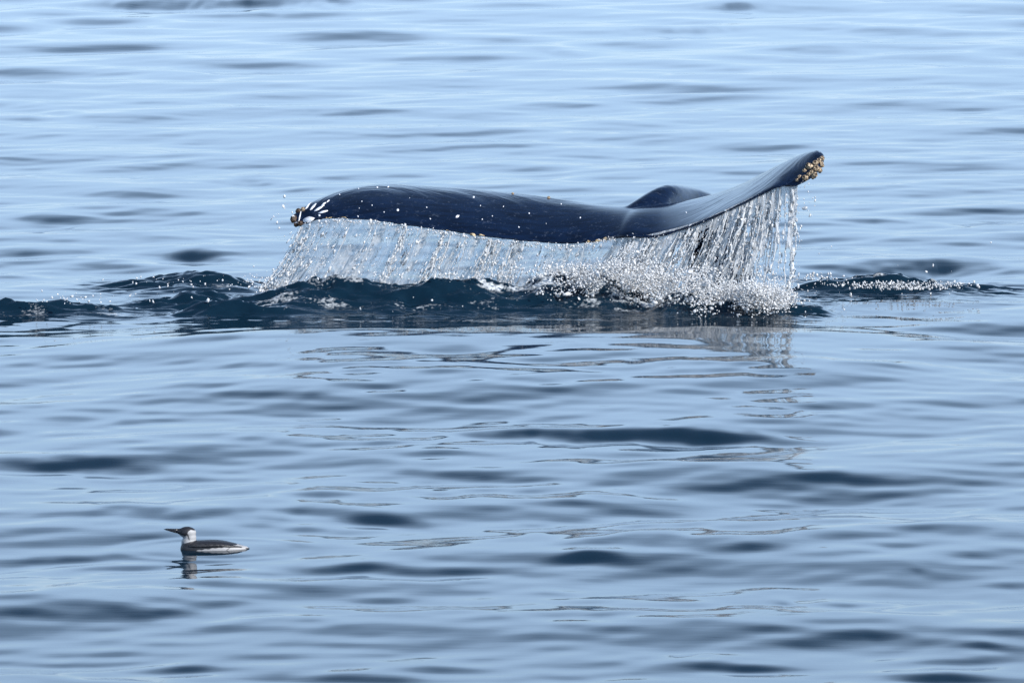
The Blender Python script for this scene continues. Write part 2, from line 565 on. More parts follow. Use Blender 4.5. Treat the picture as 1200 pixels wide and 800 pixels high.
def blob(px, py, hw, hh, strength, Yd=None, sharp=1.0):
    """scattered froth lying on the water"""
    x0, y0 = on_water(px, py)
    if Yd: x0, y0 = at(px, py, Yd).x, Yd
    mpx = math.hypot(y0, H_CAM) / F_PX
    lx, ly = hw * mpx, hh * y0 * y0 / (H_CAM * F_PX)
    i0, i1 = np.searchsorted(ys, [y0 - 2 * ly, y0 + 2 * ly])
    j0, j1 = np.searchsorted(xs, [x0 - 2 * lx, x0 + 2 * lx])
    a, b = X[i0:i1, j0:j1], Y[i0:i1, j0:j1]
    r = np.exp(-(((a - x0) / lx) ** 2 + ((b - y0) / ly) ** 2))
    nn = fbm(a * 5 + px, b * 13 + py + a * 1.5, 4, 0.6)
    FOAM[i0:i1, j0:j1] = np.maximum(FOAM[i0:i1, j0:j1], strength * r * sstep(0.42, 0.62, nn) * sharp)


for (px, py, hw, hh, s, yd) in [
 (480,327,150,2.2,.70,37.12),(600,327,120,2.5,.80,37.12),(655,324,60,4,.9,37.12),(325,340,34,5,.62,36.85),(318,350,30,4,.6,36.7),(390,345,60,3,.5,36.8),(480,352,90,3,.42,36.75),(620,350,80,3,.42,36.75),(560,340,60,3,.45,36.85),(385,371,22,2.2,.95,36.2),(560,375,190,3,.42,36.1),(470,373,80,2.5,.5,36.15),(690,372,80,2.5,.42,36.15),
 (130,354,40,4,.55,36.7),(30,357,40,3,.5,36.7),(215,352,60,3,.45,None),(290,352,60,3,.45,None),(1000,334,80,5,.8,None),(1060,338,50,4,.9,None),(1110,333,30,4,.75,None),(960,330,50,6,.6,None),
 (830,350,120,14,.95,None),(770,340,70,10,.9,37.0),(860,366,90,6,.85,None),(900,352,60,10,.8,None),(700,335,50,8,.7,37.0),(265,322,40,2,.45,37.9),(1175,340,20,2,.6,None)]:
    blob(px, py, hw, hh, s, yd)
Hs += FOAM * 0.012

# a low wake ring pressed in round the swimming bird
bx, by = on_water(252, 643)
i0, i1 = np.searchsorted(ys, [by - 1.2, by + 1.2])
j0, j1 = np.searchsorted(xs, [bx - 1.2, bx + 1.6])
a, b = X[i0:i1, j0:j1] - bx, Y[i0:i1, j0:j1] - by
r = np.sqrt((a / 1.7) ** 2 + b ** 2)
calm = np.exp(-(r / 0.35) ** 2)
Hs[i0:i1, j0:j1] = Hs[i0:i1, j0:j1] * (1 - 0.5 * calm) + 0.010 * calm + 0.0016 * np.exp(-((r - 0.30) / 0.09) ** 2) * np.cos(r * 40)

nr, nc = Hs.shape
V = np.stack([X, Y, Hs], -1).reshape(-1, 3)
ii = (np.arange(nr - 1)[:, None] * nc + np.arange(nc - 1)[None, :]).ravel()
Fq = np.stack([ii, ii + 1, ii + nc + 1, ii + nc], 1)
sea = np_mesh('sea', V, Fq, M_SEA, {'foam': FOAM, 'chop': CHOP})
tag(sea, 'rippled pale blue sea surface with long dark swells', 'sea', kind='structure')


def sea_z(x, y):
    i = np.clip(np.searchsorted(ys, y), 1, nr - 1)
    j = np.clip(np.searchsorted(xs, x), 1, nc - 1)
    return float(Hs[i, j])


# ------------------------------------------------------------------ the whale: flukes and tail stock as one continuous body
def catmull(pts, n):
    P = [np.array(p, float) for p in pts]
    P = [2 * P[0] - P[1]] + P + [2 * P[-1] - P[-2]]
    out = []
    m = len(P) - 3
    for q in range(n):
        t = q / (n - 1) * m
        k = min(int(t), m - 1)
        t -= k
        p0, p1, p2, p3 = P[k:k + 4]
        out.append(0.5 * ((2 * p1) + (-p0 + p2) * t + (2 * p0 - 5 * p1 + 4 * p2 - p3) * t * t + (-p0 + 3 * p1 - 3 * p2 + p3) * t ** 3))
    return np.array(out)


def loft(loops):
    """closed skin over equal loops of points, ends capped"""
    k = len(loops[0])
    vs = [tuple(p) for l in loops for p in l]
    fs = []
    for a in range(len(loops) - 1):
        for b_ in range(k):
            fs.append((a * k + b_, a * k + (b_ + 1) % k, (a + 1) * k + (b_ + 1) % k, (a + 1) * k + b_))
    fs.append(tuple(range(k - 1, -1, -1)))
    e = (len(loops) - 1) * k
    fs.append(tuple(range(e, e + k)))
    return vs, fs


def fluke(stations, n=70, m=18):
    lead = catmull([at(*s[0]) for s in stations], n)
    trail = catmull([at(*s[1]) for s in stations], n)
    th = catmull([(s[2], s[3], 0) for s in stations], n)
    span = np.gradient(0.5 * (lead + trail), axis=0)
    loops = []
    for i in range(n):
        ch_ = trail[i] - lead[i]
        nrm = np.cross(span[i], ch_)
        nrm /= np.linalg.norm(nrm) + 1e-9
        if nrm[2] < 0: nrm = -nrm
        tk, camber = th[i][0], th[i][1]
        lp = []
        for side in (1, -1):
            cs = np.linspace(0, 1, m)
            if side == -1: cs = cs[::-1]
            for c in cs:
                # blunt leading edge, long thin trailing edge
                prof = (2.2 * math.sqrt(max(c, 0)) * (1 - c) ** 0.85 * 0.62 + 0.16 * math.sqrt(max(0, 1 - (2 * c - 1) ** 8)))
                wav = (0.045 * (float(fbm(np.array([i * 0.42]), np.array([n * 0.7]), 3)[0]) - 0.5)) * c ** 6
                p = lead[i] + ch_ * (c + wav) + nrm * (camber * 4 * c * (1 - c) + side * 0.5 * tk * prof)
                lp.append(p)
        loops.append(lp)
    return loft(loops)


LEFT = [  # (leading edge), (trailing edge), thickness, camber
 ((775,250,38.25), (735,276,37.42), .20, .02),
 ((740,247,38.28), (722,279,37.45), .20, .02),
 ((700,244,38.30), (700,283,37.50), .19, .02),
 ((640,233,38.40), (645,286,37.53), .16, .02),
 ((560,224,38.45), (562,277,37.57), .14, .03),
 ((500,220,38.45), (502,269,37.60), .13, .03),
 ((444,218,38.40), (446,260.5,37.65), .12, .03),
 ((402,225,38.28), (404,257,37.72), .10, .03),
 ((372,236,38.15), (376,258,37.78), .09, .02),
 ((350,247,38.00), (357,264,37.84), .07, .01),
 ((341,255,37.95), (346,266,37.86), .05, .00)]
RIGHT = [
 ((712,266,38.1), (714,280,37.62), .06, .00),
 ((748,248,38.2), (730,278.0,37.40), .17, .02),
 ((790,240,38.15), (765,279,37.34), .12, .01),
 ((835,229,38.05), (803,269,37.24), .09, .005),
 ((867,217.5,37.92), (850,249.5,37.14), .075, .0),
 ((896,203,37.75), (882,234,37.08), .075, .0),
 ((925,188,37.55), (910,221,37.03), .075, .0),
 ((947,179,37.4), (930,220,36.98), .09, .01),
 ((961,177,37.28), (950,210,36.96), .09, .01),
 ((967.5,183,37.2), (962,200,37.03), .05, .0)]
STOCK = [((700,272,37.95), .05, .04), ((728,264,38.0), .12, .10), ((756,254,38.12), .14, .15), ((779,243,38.35), .13, .170), ((799,241,38.65), .15, .155),
         ((823,258,38.9), .2, .22), ((838,290,39.05), .22, .26), ((848,330,39.15), .25, .30), ((856,380,39.3), .28, .34), ((862,430,39.5), .30, .38)]


def tube_loft(stn, n=36, m=20):
    c = catmull([at(*s[0]) for s in stn], n)
    rr = catmull([(s[1], s[2], 0) for s in stn], n)
    tg = np.gradient(c, axis=0)
    loops = []
    for i in range(n):
        t = tg[i] / np.linalg.norm(tg[i])
        side = np.cross(t, (0, 0, 1.0))
        side /= np.linalg.norm(side)
        up = np.cross(side, t)
        loops.append([c[i] + side * rr[i][0] * math.cos(a_) + up * rr[i][1] * math.sin(a_) for a_ in np.linspace(0, 2 * math.pi, m, endpoint=False)])
    return loft(loops)


def fuse(name, pieces, voxel, smooth_it, mat, smooth_f=0.5):
    vs, fs = [], []
    for v, f in pieces:
        o_ = len(vs)
        vs += [tuple(q) for q in v]
        fs += [tuple(i + o_ for i in q) for q in f]
    me = bpy.data.meshes.new(name + '_raw')
    me.from_pydata(vs, [], fs)
    bm = bmesh.new()
    bm.from_mesh(me)
    bmesh.ops.recalc_face_normals(bm, faces=bm.faces)
    bm.to_mesh(me)
    bm.free()
    tmp = bpy.data.objects.new(name + '_raw', me)
    C.objects.link(tmp)
    r_ = tmp.modifiers.new('remesh', 'REMESH')
    r_.mode = 'VOXEL'
    r_.voxel_size = voxel
    s_ = tmp.modifiers.new('smooth', 'SMOOTH')
    s_.iterations = smooth_it
    s_.factor = smooth_f
    dg = bpy.context.evaluated_depsgraph_get()
    out = bpy.data.meshes.new_from_object(tmp.evaluated_get(dg))
    bpy.data.objects.remove(tmp)
    bpy.data.meshes.remove(me)
    out.name = name
    out.materials.clear()
    out.materials.append(mat)
    out.polygons.foreach_set('use_smooth', [True] * len(out.polygons))
    return out


WHALE_AT = Vector((1.0, 38.2, 0.0))
whale = bpy.data.objects.new('humpback_whale', None)
whale.location = WHALE_AT
C.objects.link(whale)
tag(whale, 'dark blue-black humpback whale lifting its wet tail flukes above the sea', 'whale')
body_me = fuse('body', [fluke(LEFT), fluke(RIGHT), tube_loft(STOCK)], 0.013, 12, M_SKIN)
bvh = BVHTree.FromPolygons([v.co.copy() for v in body_me.vertices], [tuple(p.vertices) for p in body_me.polygons])
body_me.transform(Matrix.Translation(-WHALE_AT))
bco = np.zeros(len(body_me.vertices) * 3, dtype=np.float32)
body_me.vertices.foreach_get('co', bco)
bco = bco.reshape(-1, 3)
# skin grain runs along each fluke: (along, across, depth)
rise = np.where(bco[:, 0] > -0.2, 0.38 * (bco[:, 0] + 0.2), 0.0) + np.where(bco[:, 0] > 0.6, 0.22 * (bco[:, 0] - 0.6), 0.0)
grain = np.stack([bco[:, 0], (bco[:, 2] - rise) * 1.4 - 0.5 * bco[:, 1], bco[:, 1] * 0.3], 1)
gd = np.where(bco[:, 0] < 0, sstep(-0.2, -0.7, bco[:, 0]), sstep(0.1, 0.6, bco[:, 0])) * sstep(0.35, 0.05, bco[:, 1])
gda = body_me.attributes.new('grain_depth', 'FLOAT', 'POINT')
gda.data.foreach_set('value', np.ascontiguousarray(gd, dtype=np.float32))
ga = body_me.attributes.new('grain', 'FLOAT_VECTOR', 'POINT')
ga.data.foreach_set('vector', np.ascontiguousarray(grain, dtype=np.float32).ravel())
body = bpy.data.objects.new('body', body_me)
C.objects.link(body)
body.parent = whale
CAM = Vector((0, 0, H_CAM))


def hit(px, py):
    for dx, dy in ((0, 0), (1.5, 0), (-1.5, 0), (0, 1.5), (0, -1.5), (3, 0), (-3, 0), (0, 3), (0, -3), (4, 4), (-4, 4), (4, -4), (0, 6), (0, -6)):
        loc, nrm, _, _ = bvh.ray_cast(CAM, ray(px + dx, py + dy))
        if loc is not None:
            return loc, nrm
    loc, nrm, _, _ = bvh.find_nearest(at(px, py, 37.6))
    return loc, nrm


# barnacles: ribbed volcano shells
def barnacle_mesh(seed, mat):
    r_ = random.Random(seed)
    vs, fs = [], []
    prof = [(1.0, -0.25), (0.95, 0.25), (0.82, 0.62), (0.58, 0.88), (0.40, 0.86), (0.26, 0.55)]
    k = 12
    for (rad, h_) in prof:
        for q in range(k):
            a_ = 2 * math.pi * q / k
            rr = rad * (1 + 0.13 * (-1) ** q + r_.uniform(-.08, .08))
            vs.append((rr * math.cos(a_), rr * math.sin(a_), h_ + r_.uniform(-.06, .06)))
    for i in range(len(prof) - 1):
        for q in range(k):
            fs.append((i * k + q, i * k + (q + 1) % k, (i + 1) * k + (q + 1) % k, (i + 1) * k + q))
    e = (len(prof) - 1) * k
    fs.append(tuple(range(e, e + k)))
    me = bpy.data.meshes.new('barnacle')
    me.from_pydata(vs, [], fs)
    me.materials.append(mat)
    me.materials.append(M_BARN_SHADED)
    for pi in range((len(prof) - 2) * k, len(me.polygons)):
        me.polygons[pi].material_index = 1
    me.polygons.foreach_set('use_smooth', [i % 3 != 0 for i in range(len(me.polygons))])
    return me


BM = [barnacle_mesh(s, M_BARN) for s in range(4)]
BD = [barnacle_mesh(s + 9, M_BARN_SHADED) for s in range(3)]  # left-tip barnacles, shade put into the shell colour


def put_barnacle(px, py, rpx, meshes, i, tilt=0.0):
    loc, nrm = hit(px, py)
    o = bpy.data.objects.new('barnacle', meshes[i % len(meshes)])
    C.objects.link(o)
    o.parent = whale
    o.location = loc - WHALE_AT
    s = rpx * 0.0062
    o.scale = (s, s, s * random.uniform(0.9, 1.4))
    nn = (nrm + Vector((random.uniform(-.3, .3), random.uniform(-.3, .3), random.uniform(-.2, .2)))).normalized()
    o.rotation_euler = (nn.to_track_quat('Z', 'Y') @ Matrix.Rotation(random.uniform(0, 6), 3, 'Z').to_quaternion()).to_euler()


for i, (px, py, r_) in enumerate([(963,186,3.0),(959.5,189,3.2),(955.5,191.5,3.6),(962.5,193,3.4),(949,196,4.2),(943,200,3.0),(956,198,4.0),(962,199.5,3.2),
                                  (962,204,3.0),(957,205,3.8),(944,209,3.4),(934.5,211.5,2.2),(948,205,2.4),(951,202,2.6),(937,207,2.2),(952.5,207.5,2.6)]):
    put_barnacle(px, py, r_, BM, i)
for i, (px, py, r_) in enumerate([(346,243.5,3.6),(340.5,252.5,4.2),(342.5,258,3.4),(338,260.5,3.4),(347,265,2.8),(350,247,2.8)]):
    put_barnacle(px, py, r_, BD, i)
for i, (px, py, r_) in enumerate([(351,242,2.6),(601,221,1.7),(643,226,2.0),(338.5,261,1.6),(349,246,1.4)]):
    put_barnacle(px, py, r_, BM, i)


def scar(name, pts, mat, lift=0.003):
    """a thin raised patch of pale skin that follows the fluke"""
    P = []
    for (px, py) in pts:
        loc, nrm = hit(px, py)
        P.append(loc + nrm * lift - WHALE_AT)
    c = sum(P, Vector()) / len(P)
    l0, n0, _, _ = bvh.find_nearest(c + WHALE_AT)
    c = l0 + n0 * (lift + 0.003) - WHALE_AT
    k = len(P)
    low = [p - (c - p).normalized() * 0.004 - n0 * (lift + 0.004) for p in P]
    vs = P + low + [c]
    fs = [(i, (i + 1) % k, 2 * k) for i in range(k)] + [(k + i, k + (i + 1) % k, (i + 1) % k, i) for i in range(k)]
    mesh_obj(name, vs, fs, mat, whale)


def stroke(x0, y0, x1, y1, w):
    d = Vector((x1 - x0, y1 - y0))
    L_ = d.length or 1
    d /= L_
    nn = Vector((-d.y, d.x))
    out = []
    K = 6
    for q in range(K):
        t = q / (K - 1)
        ww = w * math.sin(math.pi * (0.12 + 0.76 * t)) * random.uniform(.75, 1.15)
        out.append((x0 + d.x * L_ * t + nn.x * ww, y0 + d.y * L_ * t + nn.y * ww))
    for q in range(K):
        t = 1 - q / (K - 1)
        ww = w * math.sin(math.pi * (0.12 + 0.76 * t)) * random.uniform(.75, 1.15)
        out.append((x0 + d.x * L_ * t - nn.x * ww, y0 + d.y * L_ * t - nn.y * ww))
    return out


def oval(cx, cy, rx, ry, rot=0.0):
    out = []
    for q in range(10):
        a_ = 2 * math.pi * q / 10
        j = random.uniform(.8, 1.15)
        x, y = rx * math.cos(a_) * j, ry * math.sin(a_) * j
        out.append((cx + x * math.cos(rot) - y * math.sin(rot), cy + x * math.sin(rot) + y * math.cos(rot)))
    return out


for a_ in [(363.5,237,358,245,1.0),(370.5,238.5,363.5,246,1.2),(378,242,368.5,247.2,1.2),(384,247,373.5,249.8,1.1),(382,237.5,378,239.5,.7),(380,240.5,376.5,241.2,.9),(353,247,349.5,262,.7),(386,234.5,383,237,.5)]:
    scar('scar_stripe', stroke(*a_), M_SCAR)
for a_ in [(361,257.5,7,3.2,-.25),(358.5,263,4,1.4,-.2),(347,261.5,2.6,1,-.2),(374,252.5,1.3,1.1)]:
    scar('scar_patch', oval(*a_), M_SCAR)
for a_ in [(384,256.5,4.5,1.1,-.1),(403,256.5,2.2,.9),(554,274.6,3.5,1.0,.15),(564.5,276,3.2,1.0,.2),(524,270.5,1.6,.8),(700,283,5.5,1.2,-.3),(689,285,2.6,1,-.1),(709,280.5,3,1.1,-.3)]:
    scar('scar_patch', oval(*a_), M_RUST)
for (px, py, rx, ry) in [(419.5,253.5,1.2,1.1),(436,240.5,1.5,1.4),(450,248.5,1.7,1.3),(466,246,1.8,1.5),(504,256.3,1.9,1.4),(536,253.5,2.4,1.6),(577,253.2,1.3,1.1),(563,241,1.0,.9),(608,266,1.1,1.0),
                         (424,236,1.2,1.0),(421,244,1.0,.9),(442,219.5,1.4,.8),(455,219,1.4,.7),(555,231,1.5,.9),(657.5,239,1.2,.9),(565,257,1,.8),(398,228,1,.7),(420,221,1.2,.7),(590,242,1,.7),(500,243,.8,.8),
                         (480,232,.8,.7),(640,262,.9,.8),(620,250,.8,.7),(680,255,.9,.8),(804,249,1.2,1.0)]:
    scar('scar_spot', oval(px, py, rx * (k_ := random.uniform(.4, .95)), ry * k_ * random.uniform(.7, 1.2), random.uniform(-1, 1)), M_SCAR, 0.002)
# dark knob of shell on the tail stock seen through the falling water
put_barnacle(866, 318, 6, BM, 1)

# ------------------------------------------------------------------ falling water
def interp_path(pts, q):
    d = np.array(pts, float)
    return np.array([np.interp(q, d[:, 0], d[:, i]) for i in range(d.shape[1])])


# trailing edge as (x px, y px, distance)
EDGE = [(341,265,37.84),(354,266,37.84),(369,261,37.78),(399,258,37.72),(420,260,37.68),(446,261,37.65),(495,268,37.61),(525,273,37.6),(555,277,37.58),(585,282,37.56),
        (630,286,37.54),(660,288,37.53),(700,284,37.5),(722,279,37.45),(760,278,37.36),(790,271,37.29),(820,262,37.22),(850,249,37.16),(880,234.5,37.10),(910,221,37.05),(930,219.5,37.01),(955,209,36.98)]
LEAN = [(341,-.62),(360,-.55),(480,-.48),(560,-.42),(660,-.35),(722,-.62),(790,-.55),(850,-.38),(900,-.18),(930,-.05),(955,0.0)]


def edge_point(px):
    q = interp_path(EDGE, px)
    return at(q[0], q[1], q[2])


def lean_at(px):
    return np.interp(px, [l[0] for l in LEAN], [l[1] for l in LEAN])


def curtain(name, px0, px1, ncol, nrow, thick, hole, aer_base, aer_gain, seed, drop_to=-0.03):
    us = np.linspace(px0, px1, ncol)
    top = np.array([edge_point(u) for u in us])
    ln = lean_at(us)
    v = np.linspace(0, 1, nrow)[:, None]
    hgt = (top[:, 2] - drop_to)[None, :]
    z = top[None, :, 2] + 0.015 - (hgt + 0.015) * v
    x = top[None, :, 0] + ln[None, :] * hgt * v ** 1.25
    along = (us[None, :] - px0) * 0.0063 + 0 * v
    st1 = fbm(along * 16 + seed, v * 1.3 + along * 0.4, 3)
    st2 = fbm(along * 55 + seed * 2, v * 5.0, 3)
    cl = fbm(along * 22 + 7 * seed, v * 9.0, 4, 0.6)
    y = top[None, :, 1] + 0.03 + 0.05 * v + 0.06 * (st1 - 0.5) * (0.3 + v) + 0.02 * (cl - 0.5)
    th = thick * (0.25 + 1.0 * st1 ** 2 + 0.6 * (st2 - 0.5) + 0.5 * (cl - 0.5))
    th = np.clip(th, 0.0008, None)
    aer = np.clip(aer_base + aer_gain * (sstep(0.50, 0.72, st1 * 0.6 + cl * 0.4) + 0.35 * (st2 - 0.5)) + 0.25 * v ** 3, 0.03, 0.97)
    keep = (0.55 * st1 + 0.25 * st2 + 0.35 * cl) > hole(us[None, :], v)
    Vf = np.stack([x, y - th / 2, z], -1).reshape(-1, 3)
    Vb = np.stack([x, y + th / 2, z], -1).reshape(-1, 3)
    base = (np.arange(nrow - 1)[:, None] * ncol + np.arange(ncol - 1)[None, :])
    kq = keep[:-1, :-1] & keep[1:, 1:]
    ii_ = base[kq]
    n0 = nrow * ncol
    Ff = np.stack([ii_, ii_ + ncol, ii_ + ncol + 1, ii_ + 1], 1)
    Fb = np.stack([ii_ + n0, ii_ + n0 + 1, ii_ + n0 + ncol + 1, ii_ + n0 + ncol], 1)
    # side walls along the holes keep the film a closed solid
    kp = np.pad(kq, 1)
    walls = []
    for (di, dj, a0, a1) in ((-1, 0, (0, 0), (0, 1)), (1, 0, (1, 1), (1, 0)), (0, -1, (1, 0), (0, 0)), (0, 1, (0, 1), (1, 1))):
        edge = kq & ~kp[1 + di:kp.shape[0] - 1 + di, 1 + dj:kp.shape[1] - 1 + dj]
        q = base[edge]
        p0, p1 = q + a0[0] * ncol + a0[1], q + a1[0] * ncol + a1[1]
        walls.append(np.stack([p0, p1, p1 + n0, p0 + n0], 1))
    Fall = np.concatenate([Ff, Fb] + walls)
    Vall = np.concatenate([Vf, Vb])
    used = np.unique(Fall)
    remap = np.full(len(Vall), -1)
    remap[used] = np.arange(len(used))
    aa = np.concatenate([aer.ravel(), aer.ravel()])[used]
    return np_mesh(name, Vall[used], remap[Fall], M_FALL, {'aer': aa})


lc = curtain('water_curtain', 350, 726, 520, 70, 0.012, lambda u, v: 0.36 + 0.14 * v ** 6 + 0 * u, 0.20, 0.50, 3.0, -0.02)
tag(lc, 'thin sheet of sea water pouring off the long dark left fluke', 'falling water', kind='stuff')
rc = curtain('water_curtain', 722, 935, 420, 110, 0.016, lambda u, v: 0.42 + 0.26 * sstep(775, 815, u) * sstep(0.02, 0.35, v) - 0.05 * v, 0.50, 0.65, 8.0, 0.0)
tag(rc, 'torn white veil of water streaming off the raised right fluke', 'falling water', kind='stuff')

# base shapes for drops
def ico(sub):
    bm = bmesh.new()
    bmesh.ops.create_icosphere(bm, subdivisions=sub, radius=1.0)
    v = np.array([q.co[:] for q in bm.verts])
    f = np.array([[w.index for w in q.verts] for q in bm.faces])
    bm.free()
    return v, f


ICO1, ICO2 = ico(1), ico(2)
OCT = (np.array([(1, 0, 0), (-1, 0, 0), (0, 1, 0), (0, -1, 0), (0, 0, 1), (0, 0, -1)], float),
       np.array([(0, 2, 4), (2, 1, 4), (1, 3, 4), (3, 0, 4), (2, 0, 5), (1, 2, 5), (3, 1, 5), (0, 3, 5)]))


def drops(centers, radii, stretch, dirs, base):
    bv, bf = base
    n_ = len(centers)
    if n_ == 0: return np.zeros((0, 3)), np.zeros((0, 3), int)
    jit = np.clip(1 + 0.38 * RNG.standard_normal((n_, len(bv), 1)), 0.3, 1.9)
    P = bv[None] * jit * radii[:, None, None]
    d = dirs / (np.linalg.norm(dirs, axis=1, keepdims=True) + 1e-9)
    proj = (P * d[:, None, :]).sum(-1, keepdims=True)
    P = P + d[:, None, :] * proj * (stretch[:, None, None] - 1)
    P = P + centers[:, None, :]
    Fd = bf[None] + (np.arange(n_) * len(bv))[:, None, None]
    return P.reshape(-1, 3), Fd.reshape(-1, 3)


def drop_object(name, label, cat, C1, R1, S1, D1, aer=(0.82, 1.0), big=0.012):
    C1, R1, S1, D1 = map(np.array, (C1, R1, S1, D1))
    Vs, Fs, As, off = [], [], [], 0
    for base, sel in ((OCT, R1 <= 0.0036), (ICO1, (R1 > 0.0036) & (R1 <= big)), (ICO2, R1 > big)):
        v_, f_ = drops(C1[sel], R1[sel], S1[sel], D1[sel], base)
        Vs.append(v_); Fs.append(f_ + off)
        As.append(np.repeat(RNG.uniform(*aer, sel.sum()), len(base[0])))
        off += len(v_)
    o = np_mesh(name, np.concatenate(Vs), np.concatenate(Fs), M_SPRAY, {'aer': np.concatenate(As)})
    return tag(o, label, cat, kind='stuff')


# streams: ropes of water that break into beads lower down
def streams(name, label, specs):
    Vs, Fs, As = [], [], []
    Cs, Rs, Ss, Ds = [], [], [], []
    off = 0
    k = 6
    for (p0, p1, r0, n_, bead, yj) in specs:
        p0, p1 = np.array(p0), np.array(p1)
        ph = RNG.uniform(0, 50)
        v = np.linspace(0, 1, n_)
        cen = p0[None] + (p1 - p0)[None] * np.stack([v ** 1.25, v, v], 1)
        cen[:, 0] += 0.050 * (fbm(v * 2.0 + ph, v * 0 + ph, 3) - 0.5) * (0.2 + v) * 2 + 0.016 * (fbm(v * 9 + ph, v * 0 + ph, 3) - 0.5)
        cen[:, 1] += yj * v
        rad = r0 * (0.10 + 2.0 * fbm(v * n_ * 0.085 + ph, v * 0 + 2 * ph, 4, 0.6) ** 1.8) * (1 - 0.2 * v)
        rad *= np.where(fbm(v * 7 + ph * 3, v * 0 + 1, 2) < bead * v, 0.12, 1.0)
        ring = np.stack([np.cos(np.linspace(0, 2 * math.pi, k, endpoint=False)), np.sin(np.linspace(0, 2 * math.pi, k, endpoint=False))], 1)
        P = np.repeat(cen[:, None, :], k, 1)
        jit = 1 + 0.10 * RNG.standard_normal((n_, k))
        P[:, :, 0] += rad[:, None] * ring[None, :, 0] * jit
        P[:, :, 1] += rad[:, None] * ring[None, :, 1] * jit
        Vs.append(P.reshape(-1, 3))
        b0 = off + np.arange(n_ - 1)[:, None] * k + np.arange(k)[None, :]
        b1 = off + np.arange(n_ - 1)[:, None] * k + (np.arange(k)[None, :] + 1) % k
        Fs.append(np.stack([b0, b1, b1 + k, b0 + k], -1).reshape(-1, 4))
        As.append(np.repeat(np.clip(0.70 + 0.5 * fbm(v * 6 + ph, v * 0, 2), 0, 1), k))
        off += n_ * k
        nb = int(n_ * 0.18)
        for q in range(nb):
            t = RNG.uniform(0.1, 1)
            i_ = int(t * (n_ - 1))
            Cs.append(cen[i_] + RNG.normal(0, 0.012, 3) * (0.5 + t))
            Rs.append(abs(RNG.normal(0.0045, 0.0025)) + 0.0015)
            Ss.append(RNG.uniform(1.3, 3.4))
            Ds.append(p1 - p0)
    bv, bf = ICO1
    o = np_mesh(name, np.concatenate(Vs), np.concatenate(Fs), M_FALL, {'aer': np.concatenate(As)})
    tag(o, label, 'falling water', kind='stuff')
    return Cs, Rs, Ss, Ds


specs = []
groups_px = [740,752,768,783,796,812,820,836,850,856,872,880,893,903,912]
for i in range(130):
    px = groups_px[int(RNG.integers(len(groups_px)))] + RNG.normal(0, 3.2)
    p = edge_point(px)
    ln = lean_at(px) * RNG.uniform(0.75, 1.2)
    zb = RNG.uniform(0.0, 0.10)
    if RNG.random() < 0.25: zb = p.z * RNG.uniform(0.2, 0.6)
    hh = p.z - zb
    specs.append(((p.x, p.y + 0.03, p.z + 0.01), (p.x + ln * hh, p.y + 0.05, zb), RNG.uniform(0.004, 0.011), 40, RNG.uniform(0.2, 0.7), RNG.uniform(-.05, .25)))
for px, x2, y2, r_ in [(927,931,290,.012),(929,930,300,.010),(915,912,345,.007),(905,893,340,.006),(922,920,350,.008),(890,868,330,.006)]:
    p = edge_point(px)
    b_ = at(x2, y2, p.y + 0.1)
    specs.append(((p.x, p.y + 0.02, p.z + 0.01), (b_.x, b_.y, b_.z), r_, 60, 0.35, 0.0))
p = at(931, 290, 37.15); b_ = at(918, 352, 37.1)
specs.append(((p.x, p.y, p.z), (b_.x, b_.y, b_.z), .013, 40, 0.2, 0.0))
specs.append(((p.x + .01, p.y, p.z), (b_.x + .04, b_.y, b_.z), .009, 40, 0.3, 0.0))
bead_r = streams('water_streams', 'ropes of white water falling from the raised right fluke tip', specs)

specs = []
for px, r_, cnt in [(353,.008,4),(362,.006,3),(372,.006,3),(384,.005,2),(476,.008,5),(490,.005,2),(519,.010,6),(530,.006,3),(545,.006,3),(574,.010,5),(585,.006,3),(597,.006,3),(612,.005,2),(440,.004,2),(410,.004,2),(650,.004,2),(680,.004,2)]:
    for q in range(cnt):
        p = edge_point(px + RNG.normal(0, 2.0))
        ln = lean_at(px) * RNG.uniform(0.9, 1.1)
        zb = RNG.uniform(-0.02, 0.06)
        specs.append(((p.x, p.y - 0.005, p.z), (p.x + ln * (p.z - zb), p.y + 0.02, zb), r_ * RNG.uniform(.6, 1.1), 34, RNG.uniform(.3, .8), 0.0))
bead_l = streams('water_streams', 'slanting bright streaks of water below the long left fluke', specs)

# droplets hanging in the left sheet and at its foot
Cs, Rs, Ss, Ds = [list(q) for q in bead_l]
STREAK_PX = [353, 362, 374, 400, 440, 476, 482, 519, 524, 545, 574, 580, 597, 612, 640, 670, 700]
for i in range(3600):
    px = RNG.uniform(345, 722) if i % 4 == 0 else STREAK_PX[int(RNG.integers(len(STREAK_PX)))] + RNG.normal(0, 5)
    px = min(max(px, 343), 722)
    p = edge_point(px)
    ln = lean_at(px)
    v = RNG.random() ** 0.8
    if i % 3 == 0: v = RNG.uniform(0.86, 1.0)
    z = p.z * (1 - v)
    Cs.append((p.x + ln * p.z * v ** 1.25 + RNG.normal(0, .01), p.y + RNG.normal(0.0, .04), z + RNG.normal(0, .01)))
    Rs.append(abs(RNG.normal(0.0013, 0.0018)) + 0.0009)
    Ss.append(RNG.uniform(1.6, 4.5))
    Ds.append((ln * 1.3, 0, -1))
for i in range(420):                                            # beads clinging along the trailing edge
    px = RNG.uniform(372, 722)
    p = edge_point(px)
    Cs.append((p.x, p.y - 0.02 + RNG.normal(0, .01), p.z + RNG.normal(-0.002, .008)))
    Rs.append(abs(RNG.normal(0.003, 0.002)) + 0.0015)
    Ss.append(1.2)
    Ds.append((0, 0, -1))
drop_object('water_droplets', 'fine glittering droplets scattered through the left sheet of water', 'droplets', Cs, Rs, Ss, Ds)

